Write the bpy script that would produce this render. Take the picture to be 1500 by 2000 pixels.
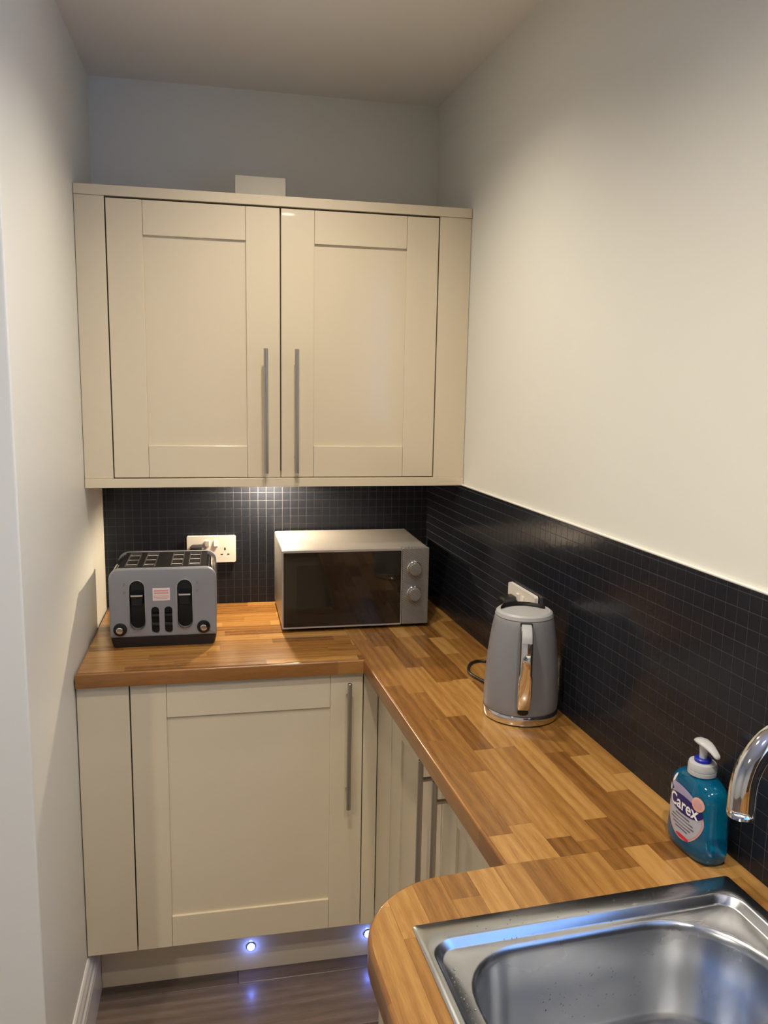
import bpy, bmesh, math, random
from mathutils import Vector, Matrix
random.seed(7)
SC = bpy.context.scene
COL = SC.collection
for o in list(bpy.data.objects): bpy.data.objects.remove(o)
PI = math.pi

# ------------------------------------------------------------------ camera
F = 1553.87; CAM = Vector((0.3426, -2.4428, 1.5842)); YAW, PITCH, ROLL = 0.2039, -0.1575, 0.0186
fwd = Vector((math.sin(YAW)*math.cos(PITCH), math.cos(YAW)*math.cos(PITCH), math.sin(PITCH)))
r0 = Vector((math.cos(YAW), -math.sin(YAW), 0)); u0 = r0.cross(fwd)
cr = r0*math.cos(ROLL)+u0*math.sin(ROLL); cu = u0*math.cos(ROLL)-r0*math.sin(ROLL)
cam = bpy.data.cameras.new('camera'); camo = bpy.data.objects.new('camera', cam); COL.objects.link(camo)
cam.sensor_fit = 'HORIZONTAL'; cam.sensor_width = 36; cam.lens = 36*F/1500; cam.clip_start = 0.02
m = Matrix((cr, cu, -fwd)).transposed().to_4x4(); m.translation = CAM; camo.matrix_world = m
SC.camera = camo
def pix(p):
    d = Vector(p)-CAM; z = d.dot(fwd)
    return (750+F*d.dot(cr)/z, 1000-F*d.dot(cu)/z, z)

# ------------------------------------------------------------------ sky, exposure
w = bpy.data.worlds.new('sky'); SC.world = w; w.use_nodes = True
bg = w.node_tree.nodes['Background']; bg.inputs[0].default_value = (0.16, 0.40, 1.0, 1); bg.inputs[1].default_value = 3.5
vs = SC.view_settings; vs.view_transform = 'Standard'; vs.look = 'None'; vs.gamma = 1; vs.use_curve_mapping = False; vs.exposure = 0.68

# ------------------------------------------------------------------ room numbers
W = 0.9922; PHI = 0.05553; HC = 2.404; ZT = 0.91; WT = 0.0357
MR = Matrix.Translation((W, 0, 0)) @ Matrix.Rotation(PHI, 4, 'Z')      # frame of the right wall (wall face at x'=0)
ZB, ZTOP = 1.3112, 2.0543
WARM = (1.0, 0.885, 0.73)

# ------------------------------------------------------------------ materials
def nodes(name):
    mt = bpy.data.materials.new(name); mt.use_nodes = True
    nt = mt.node_tree; return mt, nt, nt.nodes['Principled BSDF']
def simple(name, col, rough=0.5, metal=0.0, spec=0.5, coat=0.0, noise=0.0, nscale=30, bump=0.0, bscale=200, trans=0.0, ior=1.45, emit=None, es=0):
    mt, nt, b = nodes(name); L = nt.links
    b.inputs['Base Color'].default_value = (*col, 1); b.inputs['Roughness'].default_value = rough
    b.inputs['Metallic'].default_value = metal; b.inputs['Specular IOR Level'].default_value = spec
    b.inputs['Coat Weight'].default_value = coat; b.inputs['Transmission Weight'].default_value = trans; b.inputs['IOR'].default_value = ior
    tc = nt.nodes.new('ShaderNodeTexCoord')
    if noise:
        n = nt.nodes.new('ShaderNodeTexNoise'); n.inputs['Scale'].default_value = nscale; n.inputs['Detail'].default_value = 4
        L.new(tc.outputs['Object'], n.inputs['Vector'])
        mx = nt.nodes.new('ShaderNodeMix'); mx.data_type = 'RGBA'
        mx.inputs[6].default_value = (*[c*(1-noise) for c in col], 1); mx.inputs[7].default_value = (*[min(1, c*(1+noise)) for c in col], 1)
        L.new(n.outputs['Fac'], mx.inputs[0]); L.new(mx.outputs[2], b.inputs['Base Color'])
    if bump:
        n2 = nt.nodes.new('ShaderNodeTexNoise'); n2.inputs['Scale'].default_value = bscale; n2.inputs['Detail'].default_value = 3
        L.new(tc.outputs['Object'], n2.inputs['Vector'])
        bp = nt.nodes.new('ShaderNodeBump'); bp.inputs['Strength'].default_value = bump; bp.inputs['Distance'].default_value = 0.002
        L.new(n2.outputs['Fac'], bp.inputs['Height']); L.new(bp.outputs['Normal'], b.inputs['Normal'])
    if emit:
        b.inputs['Emission Color'].default_value = (*emit, 1); b.inputs['Emission Strength'].default_value = es
    return mt
def wood(name, cols, scale=1.0, rough=0.3, fine=1.0, coat=0.25, randoff=True, stave=None, rot=0.0):
    """grain runs along local X; each object gets its own tone and grain offset"""
    mt, nt, b = nodes(name); L = nt.links; N = nt.nodes.new
    tc = N('ShaderNodeTexCoord'); oi = N('ShaderNodeObjectInfo')
    off = N('ShaderNodeVectorMath'); off.operation = 'SCALE'; off.inputs[0].default_value = (37, 91, 53); L.new(oi.outputs['Random'], off.inputs['Scale'])
    rm = N('ShaderNodeMapping'); rm.inputs['Rotation'].default_value = (0, 0, rot); L.new(tc.outputs['Object'], rm.inputs['Vector'])
    add = N('ShaderNodeVectorMath'); L.new(rm.outputs[0], add.inputs[0])
    if randoff: L.new(off.outputs[0], add.inputs[1])
    mp = N('ShaderNodeMapping'); mp.inputs['Scale'].default_value = (5*scale, 45*scale, 45*scale); L.new(add.outputs[0], mp.inputs['Vector'])
    n1 = N('ShaderNodeTexNoise'); n1.inputs['Scale'].default_value = 1; n1.inputs['Detail'].default_value = 8; n1.inputs['Roughness'].default_value = 0.62; n1.inputs['Distortion'].default_value = 1.4
    L.new(mp.outputs[0], n1.inputs['Vector'])
    mp2 = N('ShaderNodeMapping'); mp2.inputs['Scale'].default_value = (7*scale, 55*scale, 55*scale); L.new(add.outputs[0], mp2.inputs['Vector'])
    wv = N('ShaderNodeTexWave'); wv.wave_type = 'BANDS'; wv.bands_direction = 'Y'; wv.inputs['Scale'].default_value = 0.28
    wv.inputs['Distortion'].default_value = 9; wv.inputs['Detail'].default_value = 2; wv.inputs['Detail Scale'].default_value = 0.45
    L.new(mp2.outputs[0], wv.inputs['Vector'])
    mp3 = N('ShaderNodeMapping'); mp3.inputs['Scale'].default_value = (40*scale, 700*scale, 700*scale); L.new(add.outputs[0], mp3.inputs['Vector'])
    n3 = N('ShaderNodeTexNoise'); n3.inputs['Scale'].default_value = 1; n3.inputs['Detail'].default_value = 2; L.new(mp3.outputs[0], n3.inputs['Vector'])
    def madd(a, k, c):
        q = N('ShaderNodeMath'); q.operation = 'MULTIPLY_ADD'; L.new(a, q.inputs[0]); q.inputs[1].default_value = k
        if isinstance(c, float): q.inputs[2].default_value = c
        else: L.new(c, q.inputs[2])
        return q.outputs[0]
    v = madd(oi.outputs['Random'], 0.56, -0.22)
    v = madd(n1.outputs['Fac'], 0.55, v); v = madd(wv.outputs['Fac'], 0.13, v); v = madd(n3.outputs['Fac'], 0.34*fine, v)
    if stave:
        bk = N('ShaderNodeTexBrick'); bk.inputs['Scale'].default_value = 1; bk.inputs['Brick Width'].default_value = stave[0]; bk.inputs['Row Height'].default_value = stave[1]
        bk.inputs['Mortar Size'].default_value = 0.0; bk.inputs['Color1'].default_value = (0, 0, 0, 1); bk.inputs['Color2'].default_value = (1, 1, 1, 1)
        L.new(rm.outputs[0], bk.inputs['Vector']); v = madd(bk.outputs['Color'], 0.3, v)
    cr_ = N('ShaderNodeValToRGB'); L.new(v, cr_.inputs[0]); el = cr_.color_ramp.elements
    el[0].position = 0.18; el[0].color = (*cols[0], 1); el[1].position = 0.86; el[1].color = (*cols[-1], 1)
    for i, c in enumerate(cols[1:-1]):
        e = el.new(0.18+0.68*(i+1)/(len(cols)-1)); e.color = (*c, 1)
    L.new(cr_.outputs[0], b.inputs['Base Color'])
    b.inputs['Roughness'].default_value = rough; b.inputs['Coat Weight'].default_value = coat; b.inputs['Coat Roughness'].default_value = 0.12
    bp = N('ShaderNodeBump'); bp.inputs['Strength'].default_value = 0.12; bp.inputs['Distance'].default_value = 0.001
    L.new(n3.outputs['Fac'], bp.inputs['Height']); L.new(bp.outputs['Normal'], b.inputs['Normal'])
    return mt
def brushed(name, col, rough, sc=(4, 4, 300), strength=0.12, metal=1.0):
    mt, nt, b = nodes(name); L = nt.links; N = nt.nodes.new
    b.inputs['Base Color'].default_value = (*col, 1); b.inputs['Metallic'].default_value = metal
    tc = N('ShaderNodeTexCoord'); mp = N('ShaderNodeMapping'); mp.inputs['Scale'].default_value = sc
    L.new(tc.outputs['Object'], mp.inputs['Vector']); n = N('ShaderNodeTexNoise'); n.inputs['Scale'].default_value = 1; n.inputs['Detail'].default_value = 3
    L.new(mp.outputs[0], n.inputs['Vector'])
    mr = N('ShaderNodeMapRange'); mr.inputs['To Min'].default_value = rough*0.75; mr.inputs['To Max'].default_value = rough*1.3
    L.new(n.outputs['Fac'], mr.inputs['Value']); L.new(mr.outputs[0], b.inputs['Roughness'])
    bp = N('ShaderNodeBump'); bp.inputs['Strength'].default_value = strength; bp.inputs['Distance'].default_value = 0.0005
    L.new(n.outputs['Fac'], bp.inputs['Height']); L.new(bp.outputs['Normal'], b.inputs['Normal'])
    return mt
M = {}
M['wall'] = simple('wall_paint', (0.785, 0.785, 0.72), 0.42, spec=0.35, noise=0.02, nscale=2.5, bump=0.10, bscale=60)
M['ceiling'] = simple('ceiling_paint', (0.84, 0.81, 0.77), 0.6, noise=0.02, nscale=3, bump=0.06, bscale=80)
M['trim'] = simple('trim_gloss_white', (0.80, 0.78, 0.75), 0.22, noise=0.02, nscale=8)
M['cream'] = simple('cream_cabinet', (0.735, 0.645, 0.475), 0.16, spec=0.5, coat=0.4, noise=0.012, nscale=6)
M['carcass'] = simple('carcass', (0.20, 0.17, 0.13), 0.6, noise=0.03)
M['grout'] = simple('grout', (0.080, 0.080, 0.088), 0.55, noise=0.1, nscale=90)
M['tile'] = simple('charcoal_tile', (0.014, 0.016, 0.022), 0.17, spec=0.3, noise=0.25, nscale=60, bump=0.12, bscale=70)
M['sealant'] = simple('white_sealant', (0.85, 0.82, 0.74), 0.35, noise=0.02)
M['oak'] = wood('oak_stave', [(0.146, 0.060, 0.013), (0.245, 0.110, 0.026), (0.345, 0.170, 0.043), (0.47, 0.258, 0.078)], rough=0.27)
M['oak_edge'] = wood('oak_edge', [(0.150, 0.058, 0.013), (0.235, 0.098, 0.024), (0.32, 0.145, 0.038), (0.42, 0.21, 0.064)], rough=0.3, randoff=False, stave=(0.31, 0.7))
M['oak_edge_y'] = wood('oak_edge_run', [(0.150, 0.058, 0.013), (0.235, 0.098, 0.024), (0.32, 0.145, 0.038), (0.42, 0.21, 0.064)], rough=0.3, randoff=False, stave=(0.31, 0.7), rot=PI/2-PHI)
M['floor'] = wood('dark_laminate', [(0.080, 0.056, 0.044), (0.130, 0.095, 0.075), (0.19, 0.142, 0.114), (0.26, 0.20, 0.16)], scale=0.6, rough=0.32, coat=0.1)
M['brown_door'] = wood('brown_door', [(0.06, 0.025, 0.01), (0.12, 0.05, 0.02), (0.2, 0.09, 0.035)], scale=0.4, rough=0.35)
M['steel_bar'] = brushed('brushed_steel_bar', (0.46, 0.43, 0.39), 0.34, (300, 300, 3))
M['steel'] = brushed('stainless_sink', (0.55, 0.57, 0.60), 0.25, (9, 30, 14), 0.0)
M['chrome'] = simple('chrome', (0.80, 0.80, 0.80), 0.06, 1.0, noise=0.02)
M['socket'] = simple('socket_white', (0.80, 0.76, 0.70), 0.28, noise=0.02, nscale=20)
M['black'] = simple('black_plastic', (0.012, 0.012, 0.013), 0.35, noise=0.1, nscale=60)
M['black_gloss'] = simple('black_gloss', (0.008, 0.008, 0.009), 0.08, noise=0.1, nscale=20)
M['grey_toaster'] = simple('grey_enamel', (0.235, 0.24, 0.26), 0.36, noise=0.03, nscale=40, coat=0.1)
M['grey_kettle'] = simple('grey_kettle', (0.23, 0.232, 0.245), 0.42, noise=0.03, nscale=40)
M['lid_grey'] = simple('lid_grey', (0.40, 0.40, 0.405), 0.4, noise=0.03)
M['silver'] = simple('silver_microwave', (0.50, 0.48, 0.46), 0.34, 0.55, noise=0.03, nscale=60)
M['glass_dark'] = simple('smoked_glass', (0.014, 0.012, 0.010), 0.03, spec=0.7, coat=0.3, noise=0.1, nscale=10)
M['mesh_dark'] = simple('door_mesh_window', (0.008, 0.007, 0.006), 0.05, spec=0.65, coat=0.2, noise=0.2, nscale=400)
M['sticker'] = simple('sticker_paper', (0.75, 0.66, 0.64), 0.5, noise=0.03)
M['sticker_print'] = simple('sticker_print', (0.62, 0.30, 0.28), 0.5, noise=0.1)
M['icon'] = simple('print_dark', (0.06, 0.06, 0.065), 0.4, noise=0.1)
M['soap'] = simple('blue_soap', (0.0, 0.27, 0.55), 0.06, trans=0.72, ior=1.33, noise=0.06, nscale=25)
M['soap'].node_tree.nodes['Principled BSDF'].inputs['Coat Weight'].default_value = 0.4
M['pump'] = simple('pump_clear', (0.72, 0.73, 0.74), 0.18, trans=0.35, noise=0.02)
M['collar_blue'] = simple('collar_blue', (0.01, 0.02, 0.35), 0.3, noise=0.05)
M['label'] = simple('label_film', (0.42, 0.43, 0.50), 0.35, noise=0.04, nscale=60)
M['label_pink'] = simple('label_pink', (0.62, 0.33, 0.33), 0.35, noise=0.05)
M['label_red'] = simple('label_red', (0.60, 0.02, 0.05), 0.35, noise=0.05)
M['label_navy'] = simple('label_navy', (0.012, 0.012, 0.13), 0.3, noise=0.05)
M['label_lilac'] = simple('label_lilac', (0.33, 0.30, 0.45), 0.35, noise=0.05)
M['label_white'] = simple('label_white', (0.86, 0.86, 0.88), 0.35, noise=0.02)
M['label_grey'] = simple('label_grey', (0.10, 0.11, 0.13), 0.4, noise=0.05)
M['label_peach'] = simple('label_peach', (0.70, 0.38, 0.28), 0.35, noise=0.05)
M['water'] = simple('water', (0.9, 0.95, 1.0), 0.02, trans=1.0, ior=1.33, noise=0.01)
M['box'] = simple('white_box', (0.74, 0.69, 0.56), 0.45, noise=0.02, nscale=20)
M['led'] = simple('led_blue', (0.5, 0.6, 1.0), 0.3, noise=0.02, emit=(0.14, 0.22, 1.0), es=6)
M['lamp'] = simple('lamp_lens', (1, 0.9, 0.75), 0.4, noise=0.02, emit=WARM, es=30)
M['lamp_small'] = simple('puck_lens', (1, 0.9, 0.75), 0.4, noise=0.02, emit=WARM, es=12)
mt = bpy.data.materials.new('window_glass'); mt.use_nodes = True; nt = mt.node_tree; nt.nodes.clear()
o_ = nt.nodes.new('ShaderNodeOutputMaterial'); mx_ = nt.nodes.new('ShaderNodeMixShader'); mx_.inputs[0].default_value = 0.08
t_ = nt.nodes.new('ShaderNodeBsdfTransparent'); g_ = nt.nodes.new('ShaderNodeBsdfGlossy'); g_.inputs['Roughness'].default_value = 0.02
nt.links.new(t_.outputs[0], mx_.inputs[1]); nt.links.new(g_.outputs[0], mx_.inputs[2]); nt.links.new(mx_.outputs[0], o_.inputs[0]); M['pane'] = mt
# microwave control panel: fine diagonal moulded waves
mt, nt, b = nodes('silver_wave_panel'); N = nt.nodes.new; L = nt.links
b.inputs['Base Color'].default_value = (0.27, 0.265, 0.26, 1); b.inputs['Metallic'].default_value = 0.5; b.inputs['Roughness'].default_value = 0.38
tc = N('ShaderNodeTexCoord'); mp = N('ShaderNodeMapping'); mp.inputs['Rotation'].default_value = (0, math.radians(-33), 0); L.new(tc.outputs['Object'], mp.inputs['Vector'])
wv = N('ShaderNodeTexWave'); wv.bands_direction = 'Z'; wv.inputs['Scale'].default_value = 62; wv.inputs['Distortion'].default_value = 0.6; L.new(mp.outputs[0], wv.inputs['Vector'])
bp = N('ShaderNodeBump'); bp.inputs['Strength'].default_value = 0.7; bp.inputs['Distance'].default_value = 0.0012; L.new(wv.outputs['Fac'], bp.inputs['Height']); L.new(bp.outputs['Normal'], b.inputs['Normal'])
M['wave'] = mt

# ------------------------------------------------------------------ helpers
def obj(name, bm, mat, parent=None, loc=None, smooth=False, mw=None):
    if isinstance(bm, bpy.types.Mesh): me = bm
    else:
        bmesh.ops.recalc_face_normals(bm, faces=bm.faces)
        me = bpy.data.meshes.new(name); bm.to_mesh(me); bm.free()
    if not me.materials: me.materials.append(M[mat] if isinstance(mat, str) else mat)
    if smooth:
        for p in me.polygons: p.use_smooth = True
        if smooth != 'all':
            try: me.set_sharp_from_angle(angle=math.radians(35))
            except Exception: pass
    o = bpy.data.objects.new(name, me); COL.objects.link(o)
    if parent: o.parent = parent
    if loc: o.location = loc
    if mw is not None: o.matrix_world = mw
    return o
def tag(o, label=None, cat=None, group=None, kind=None):
    if label: o['label'] = label
    if cat: o['category'] = cat
    if group: o['group'] = group
    if kind: o['kind'] = kind
    return o
def thing(name, label, cat, loc=(0, 0, 0), rz=0.0, group=None, frame=None):
    o = bpy.data.objects.new(name, None); COL.objects.link(o); o.empty_display_size = 0.05
    mw = Matrix.Translation(loc) @ Matrix.Rotation(rz, 4, 'Z')
    o.matrix_world = frame @ mw if frame is not None else mw
    return tag(o, label, cat, group)
def nb(): return bmesh.new()
def box(bm, x0, x1, y0, y1, z0, z1, bev=0.0, seg=2):
    vs_ = [bm.verts.new((x, y, z)) for x in (x0, x1) for y in (y0, y1) for z in (z0, z1)]
    fs = [bm.faces.new([vs_[i] for i in f]) for f in ((0, 1, 3, 2), (4, 6, 7, 5), (0, 4, 5, 1), (2, 3, 7, 6), (0, 2, 6, 4), (1, 5, 7, 3))]
    if bev:
        es = list({e for f in fs for e in f.edges})
        bmesh.ops.bevel(bm, geom=es, offset=bev, segments=seg, affect='EDGES', profile=0.5)
    return bm
def loft(bm, loops, cap0=True, cap1=True):
    R = [[bm.verts.new(p) for p in lp] for lp in loops]
    n = len(R[0])
    for a, b_ in zip(R, R[1:]):
        for i in range(n): bm.faces.new((a[i], a[(i+1) % n], b_[(i+1) % n], b_[i]))
    if cap0: bm.faces.new(R[0][::-1])
    if cap1: bm.faces.new(R[-1])
    return bm
def circle(r, z, n=40, c=(0, 0)):
    return [(c[0]+r*math.cos(2*PI*i/n), c[1]+r*math.sin(2*PI*i/n), z) for i in range(n)]
def lathe(bm, prof, n=40, c=(0, 0), cap0=True, cap1=True):
    return loft(bm, [circle(r, z, n, c) for r, z in prof], cap0, cap1)
def rr(x0, x1, y0, y1, r, n=8):
    """2D rounded rectangle, counter clockwise; r may be 4 radii (x1y1, x0y1, x0y0, x1y0)"""
    if not isinstance(r, (list, tuple)): r = [r]*4
    out = []
    for k, (cx, cy, a0, q) in enumerate(((x1, y1, 0, r[0]), (x0, y1, 90, r[1]), (x0, y0, 180, r[2]), (x1, y0, 270, r[3]))):
        sx = -1 if cx == x1 else 1; sy = -1 if cy == y1 else 1
        for i in range(n+1):
            a = math.radians(a0+90*i/n); out.append((cx+sx*q+q*math.cos(a), cy+sy*q+q*math.sin(a)))
    return out
def plate(bm, outer, holes, d0, d1, ax='y'):
    """flat plate between depths d0 and d1 with real holes; 2D outline given in the plane normal to ax"""
    def P(p, d): return (p[0], d, p[1]) if ax == 'y' else ((p[0], p[1], d) if ax == 'z' else (d, p[0], p[1]))
    for d in (d0, d1):
        es = []
        for lp in [outer]+holes:
            v = [bm.verts.new(P(p, d)) for p in lp]
            es += [bm.edges.new((v[i], v[(i+1) % len(v)])) for i in range(len(v))]
        bmesh.ops.triangle_fill(bm, edges=es, use_beauty=True)
    for lp in [outer]+holes:
        a = [bm.verts.new(P(p, d0)) for p in lp]; b_ = [bm.verts.new(P(p, d1)) for p in lp]
        for i in range(len(a)): bm.faces.new((a[i], a[(i+1) % len(a)], b_[(i+1) % len(a)], b_[i]))
    bmesh.ops.remove_doubles(bm, verts=bm.verts, dist=1e-6)
    return bm
def tube(bm, pts, r, n=12, caps=True):
    pts = [Vector(p) for p in pts]; rs = r if isinstance(r, (list, tuple)) else [r]*len(pts)
    t = (pts[1]-pts[0]).normalized(); up = Vector((0, 0, 1)) if abs(t.z) < 0.9 else Vector((1, 0, 0))
    nrm = t.cross(up).normalized(); loops = []
    for i, p in enumerate(pts):
        t = ((pts[min(i+1, len(pts)-1)]-pts[max(i-1, 0)])).normalized()
        nrm = (nrm-t*nrm.dot(t)).normalized(); bn = t.cross(nrm)
        loops.append([p+nrm*rs[i]*math.cos(2*PI*k/n)+bn*rs[i]*math.sin(2*PI*k/n) for k in range(n)])
    return loft(bm, loops, caps, caps)
def smooth_path(pts, k=6):
    P_ = [Vector(p) for p in pts]; out = []
    for i in range(len(P_)-1):
        p0, p1, p2, p3 = P_[max(i-1, 0)], P_[i], P_[i+1], P_[min(i+2, len(P_)-1)]
        for j in range(k):
            t = j/k; out.append(0.5*((2*p1)+(p2-p0)*t+(2*p0-5*p1+4*p2-p3)*t*t+(3*p1-p0-3*p2+p3)*t**3))
    return out+[P_[-1]]
def struct(name, bm, mat, mw=None, label=None, smooth=False):
    o = obj(name, bm, mat, mw=mw, smooth=smooth); tag(o, label, None, None, 'structure'); return o

# ------------------------------------------------------------------ room shell
YREAR, XFAR, YAR = -3.9, -1.8, -0.9957
struct('wall_back', box(nb(), -0.12, 1.35, 0, 0.1, 0, HC), 'wall', label='pale back wall behind the cream wall cabinet')
wl = nb(); box(wl, -0.12, 0, YAR, 0, 0, HC)
es = [e for e in wl.edges if abs(e.verts[0].co.x) < 1e-6 and abs(e.verts[1].co.x) < 1e-6 and abs(e.verts[0].co.y-YAR) < 1e-6 and abs(e.verts[1].co.y-YAR) < 1e-6]
bmesh.ops.bevel(wl, geom=es, offset=0.004, segments=3, affect='EDGES', profile=0.5)
struct('wall_left', wl, 'wall', label='pale plastered wall left of the toaster')
struct('wall_left_return', box(nb(), XFAR, -0.12, YAR, YAR+0.1, 0, HC), 'wall', label='grey end face of wall at the left photo edge')
struct('wall_far_left', box(nb(), XFAR-0.1, XFAR, YREAR, YAR+0.1, 0, HC), 'wall', label='side wall of the room behind the camera')
struct('wall_rear', box(nb(), XFAR-0.1, 1.6, YREAR-0.1, YREAR, 0, HC), 'wall', label='wall behind the camera')
WY0, WY1, WZ0, WZ1 = -2.80, -1.72, 1.335, 2.20
wr = nb()
box(wr, 0, 0.12, -4.1, 0.0, 0, WZ0); box(wr, 0, 0.12, -4.1, 0.0, WZ1, HC)
box(wr, 0, 0.12, -4.1, WY0, WZ0, WZ1); box(wr, 0, 0.12, WY1, 0.0, WZ0, WZ1)
wall_right = struct('wall_right', wr, 'wall', MR, label='pale right wall above the dark tiles')
struct('ceiling', box(nb(), XFAR-0.1, 1.6, YREAR-0.1, 0.1, HC, HC+0.08), 'ceiling', label='plain pale ceiling')
# window in the right wall, just outside the frame
win = thing('window_1', None, None, (0, 0, 0), frame=MR); tag(win, 'white framed window over the sink', None, None, 'structure')
fr = nb()
for a in ((WY0, WY0+0.05, WZ0, WZ1), (WY1-0.05, WY1, WZ0, WZ1), (WY0+0.05, WY1-0.05, WZ0, WZ0+0.05), (WY0+0.05, WY1-0.05, WZ1-0.05, WZ1), ((WY0+WY1)/2-0.025, (WY0+WY1)/2+0.025, WZ0+0.05, WZ1-0.05)):
    box(fr, 0.05, 0.10, *a)
obj('window_frame', fr, 'trim', win)
obj('pane', box(nb(), 0.072, 0.076, WY0+0.05, WY1-0.05, WZ0+0.05, WZ1-0.05), 'pane', win)
obj('window_sill', box(nb(), -0.02, 0.06, WY0-0.02, WY1+0.02, WZ0-0.025, WZ0, 0.004), 'trim', win)
pl = bpy.data.lights.new('window_portal', 'AREA'); pl.shape = 'RECTANGLE'; pl.size = WY1-WY0; pl.size_y = WZ1-WZ0
pl.cycles.is_portal = True; po = bpy.data.objects.new('window_portal', pl); COL.objects.link(po)
po.matrix_world = MR @ Matrix.Translation((0.115, (WY0+WY1)/2, (WZ0+WZ1)/2)) @ Matrix.Rotation(PI/2, 4, 'Z') @ Matrix.Rotation(PI/2, 4, 'X') @ Matrix.Rotation(PI, 4, 'Y')
# door in the rear wall (seen only in reflections)
dr = thing('door_1', None, None, (0.78, YREAR, 0)); tag(dr, 'brown wooden door behind the camera', None, None, 'structure')
obj('door_leaf', box(nb(), -0.38, 0.38, 0.0, 0.04, 0.01, 2.0, 0.004), 'brown_door', dr)
for a in ((-0.29, -0.04, 1.15, 1.85), (0.04, 0.29, 1.15, 1.85), (-0.29, -0.04, 0.2, 1.0), (0.04, 0.29, 0.2, 1.0)):
    obj('panel', box(nb(), a[0], a[1], 0.04, 0.052, a[2], a[3], 0.006), 'brown_door', dr)
# floor with laid planks
fl = struct('floor', box(nb(), XFAR-0.1, 1.6, YREAR-0.1, 0.1, -0.06, -0.004), 'floor', label='dark grey brown wood plank floor')
PLW, PLL = 0.192, 1.26
pbm = nb(); box(pbm, 0, PLL-0.0015, 0, PLW-0.0015, -0.009, 0, 0.0012, 1); pme = None
row = 0; y = -0.46-PLW*0.55+0.25
while y > YREAR:
    x = XFAR-(row*0.47 % PLL) + 0.12
    while x < 1.25:
        xa, xb = max(x, XFAR), min(x+PLL, 1.3)
        if xb-xa > 0.05:
            if pme is None:
                o = obj('plank', pbm, 'floor', fl, (x, y, 0)); pme = o.data
            else: o = obj('plank', pme, 'floor', fl, (x, y, 0))
        x += PLL
    y -= PLW; row += 1
# skirting along the left wall
SK = [(0, 0), (0.017, 0), (0.017, 0.105), (0.0155, 0.112), (0.0155, 0.118), (0.012, 0.125), (0.011, 0.137), (0.008, 0.146), (0.006, 0.155), (0.003, 0.160), (0, 0.160)]
sk = nb(); loft(sk, [[(x, -0.4625, z) for x, z in SK], [(x, YAR-x, z) for x, z in SK], ], True, True)
b1 = struct('baseboard_left', sk, 'trim', label='white moulded baseboard along left wall')
sk = nb(); loft(sk, [[(x, YAR-x, z) for x, z in SK], [(XFAR, YAR-x, z) for x, z in SK]], True, True)
struct('baseboard_return', sk, 'trim', label='white baseboard along the return wall')

# ------------------------------------------------------------------ splashbacks (grout panel + tiles)
TP = 0.0246; TS = 0.0232
tbm = nb(); box(tbm, 0, TS, -0.0005, 0.002, 0, TS)
bmesh.ops.delete(tbm, geom=[f for f in tbm.faces if f.normal.y > 0.9 or all(v.co.y > 0.001 for v in f.verts)], context='FACES')
bmesh.ops.recalc_face_normals(tbm, faces=tbm.faces)
tile_me = bpy.data.meshes.new('tile'); tbm.to_mesh(tile_me); tbm.free(); tile_me.materials.append(M['tile'])
def splash(name, wall, length, mw, hidden, label):
    """local frame: x along wall, y into the wall, z up; grout face at y=-0.006"""
    p = bpy.data.objects.new(name, None)
    g = obj(name, box(nb(), 0, length, -0.0058, -0.0002, ZT-0.002, ZB), 'grout', None, mw=mw); g['label'] = label
    spots = []
    zrow = ZB-0.0080
    rows = []
    while zrow-TS > ZT-0.002:
        rows.append(zrow-TS); zrow -= TP
    rem = zrow-(ZT)
    nx = int(length/TP)
    x0 = (0.4775 % TP) if name.endswith('back') or True else 0
    for j, z in enumerate(rows):
        for i in range(nx+1):
            x = x0-TP+i*TP
            if x < 0.0005 or x+TS > length-0.0005: continue
            c = mw @ Vector((x+TS/2, -0.0075, z+TS/2)); px = pix(c)
            vis = -10 < px[0] < 1510 and -10 < px[1] < 2010 and not any(a < px[0] < b_ and c_ < px[1] < d for a, b_, c_, d in hidden)
            spots.append((0 if vis else 1, px[2], x, z))
    spots.sort()
    for k, (_, _, x, z) in enumerate(spots[:300]):
        obj('tile', tile_me, 'tile', g, (x, -0.0058, z))
    rest = nb()
    for _, _, x, z in spots[300:]:
        box(rest, x, x+TS, -0.0063, -0.0058, z, z+TS)
    # narrow cut strips above the first row
    for i in range(nx+1):
        x = x0-TP+i*TP
        if x > 0 and x+TS < length: box(rest, x, x+TS, -0.0063, -0.0058, ZB-0.0066, ZB-0.0005)
    for z in rows:          # cut tiles at both ends
        for i in range(nx+3):
            x = x0-2*TP+i*TP
            if x >= 0.0005 and x+TS <= length-0.0005: continue
            a, b_ = max(x, 0.0003), min(x+TS, length-0.0066)
            if b_-a > 0.001: box(rest, a, b_, -0.0063, -0.0058, z, z+TS)
    if rows and rows[-1]-ZT > 0.004:
        for i in range(nx+1):
            x = x0-TP+i*TP
            if x > 0 and x+TS < length: box(rest, x, x+TS, -0.0063, -0.0058, ZT-0.002, rows[-1]-(TP-TS))
    o = obj('tile_remainder', rest, 'tile', g); o['kind'] = 'stuff'
    return g
wb = bpy.data.objects['wall_back']
sb = splash('splashback_back', wb, W+0.0, Matrix.Identity(4), [(212, 425, 1095, 1300), (545, 838, 1045, 1300), (366, 459, 1047, 1096)], 'dark mosaic tiling under the wall cabinet')
sb.parent = wb; sb.name = 'splashback'
RL = 2.9
mwr = MR @ Matrix.Rotation(-PI/2, 4, 'Z')       # x' -> along wall towards camera, y -> into wall
sr_ = splash('splashback_right', wall_right, RL, mwr, [(945, 1085, 1190, 1420), (1303, 1420, 1500, 1700)], 'dark mosaic tiling along the right worktop')
sr_.parent = wall_right; sr_.matrix_parent_inverse = wall_right.matrix_world.inverted(); sr_.name = 'splashback'
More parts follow.
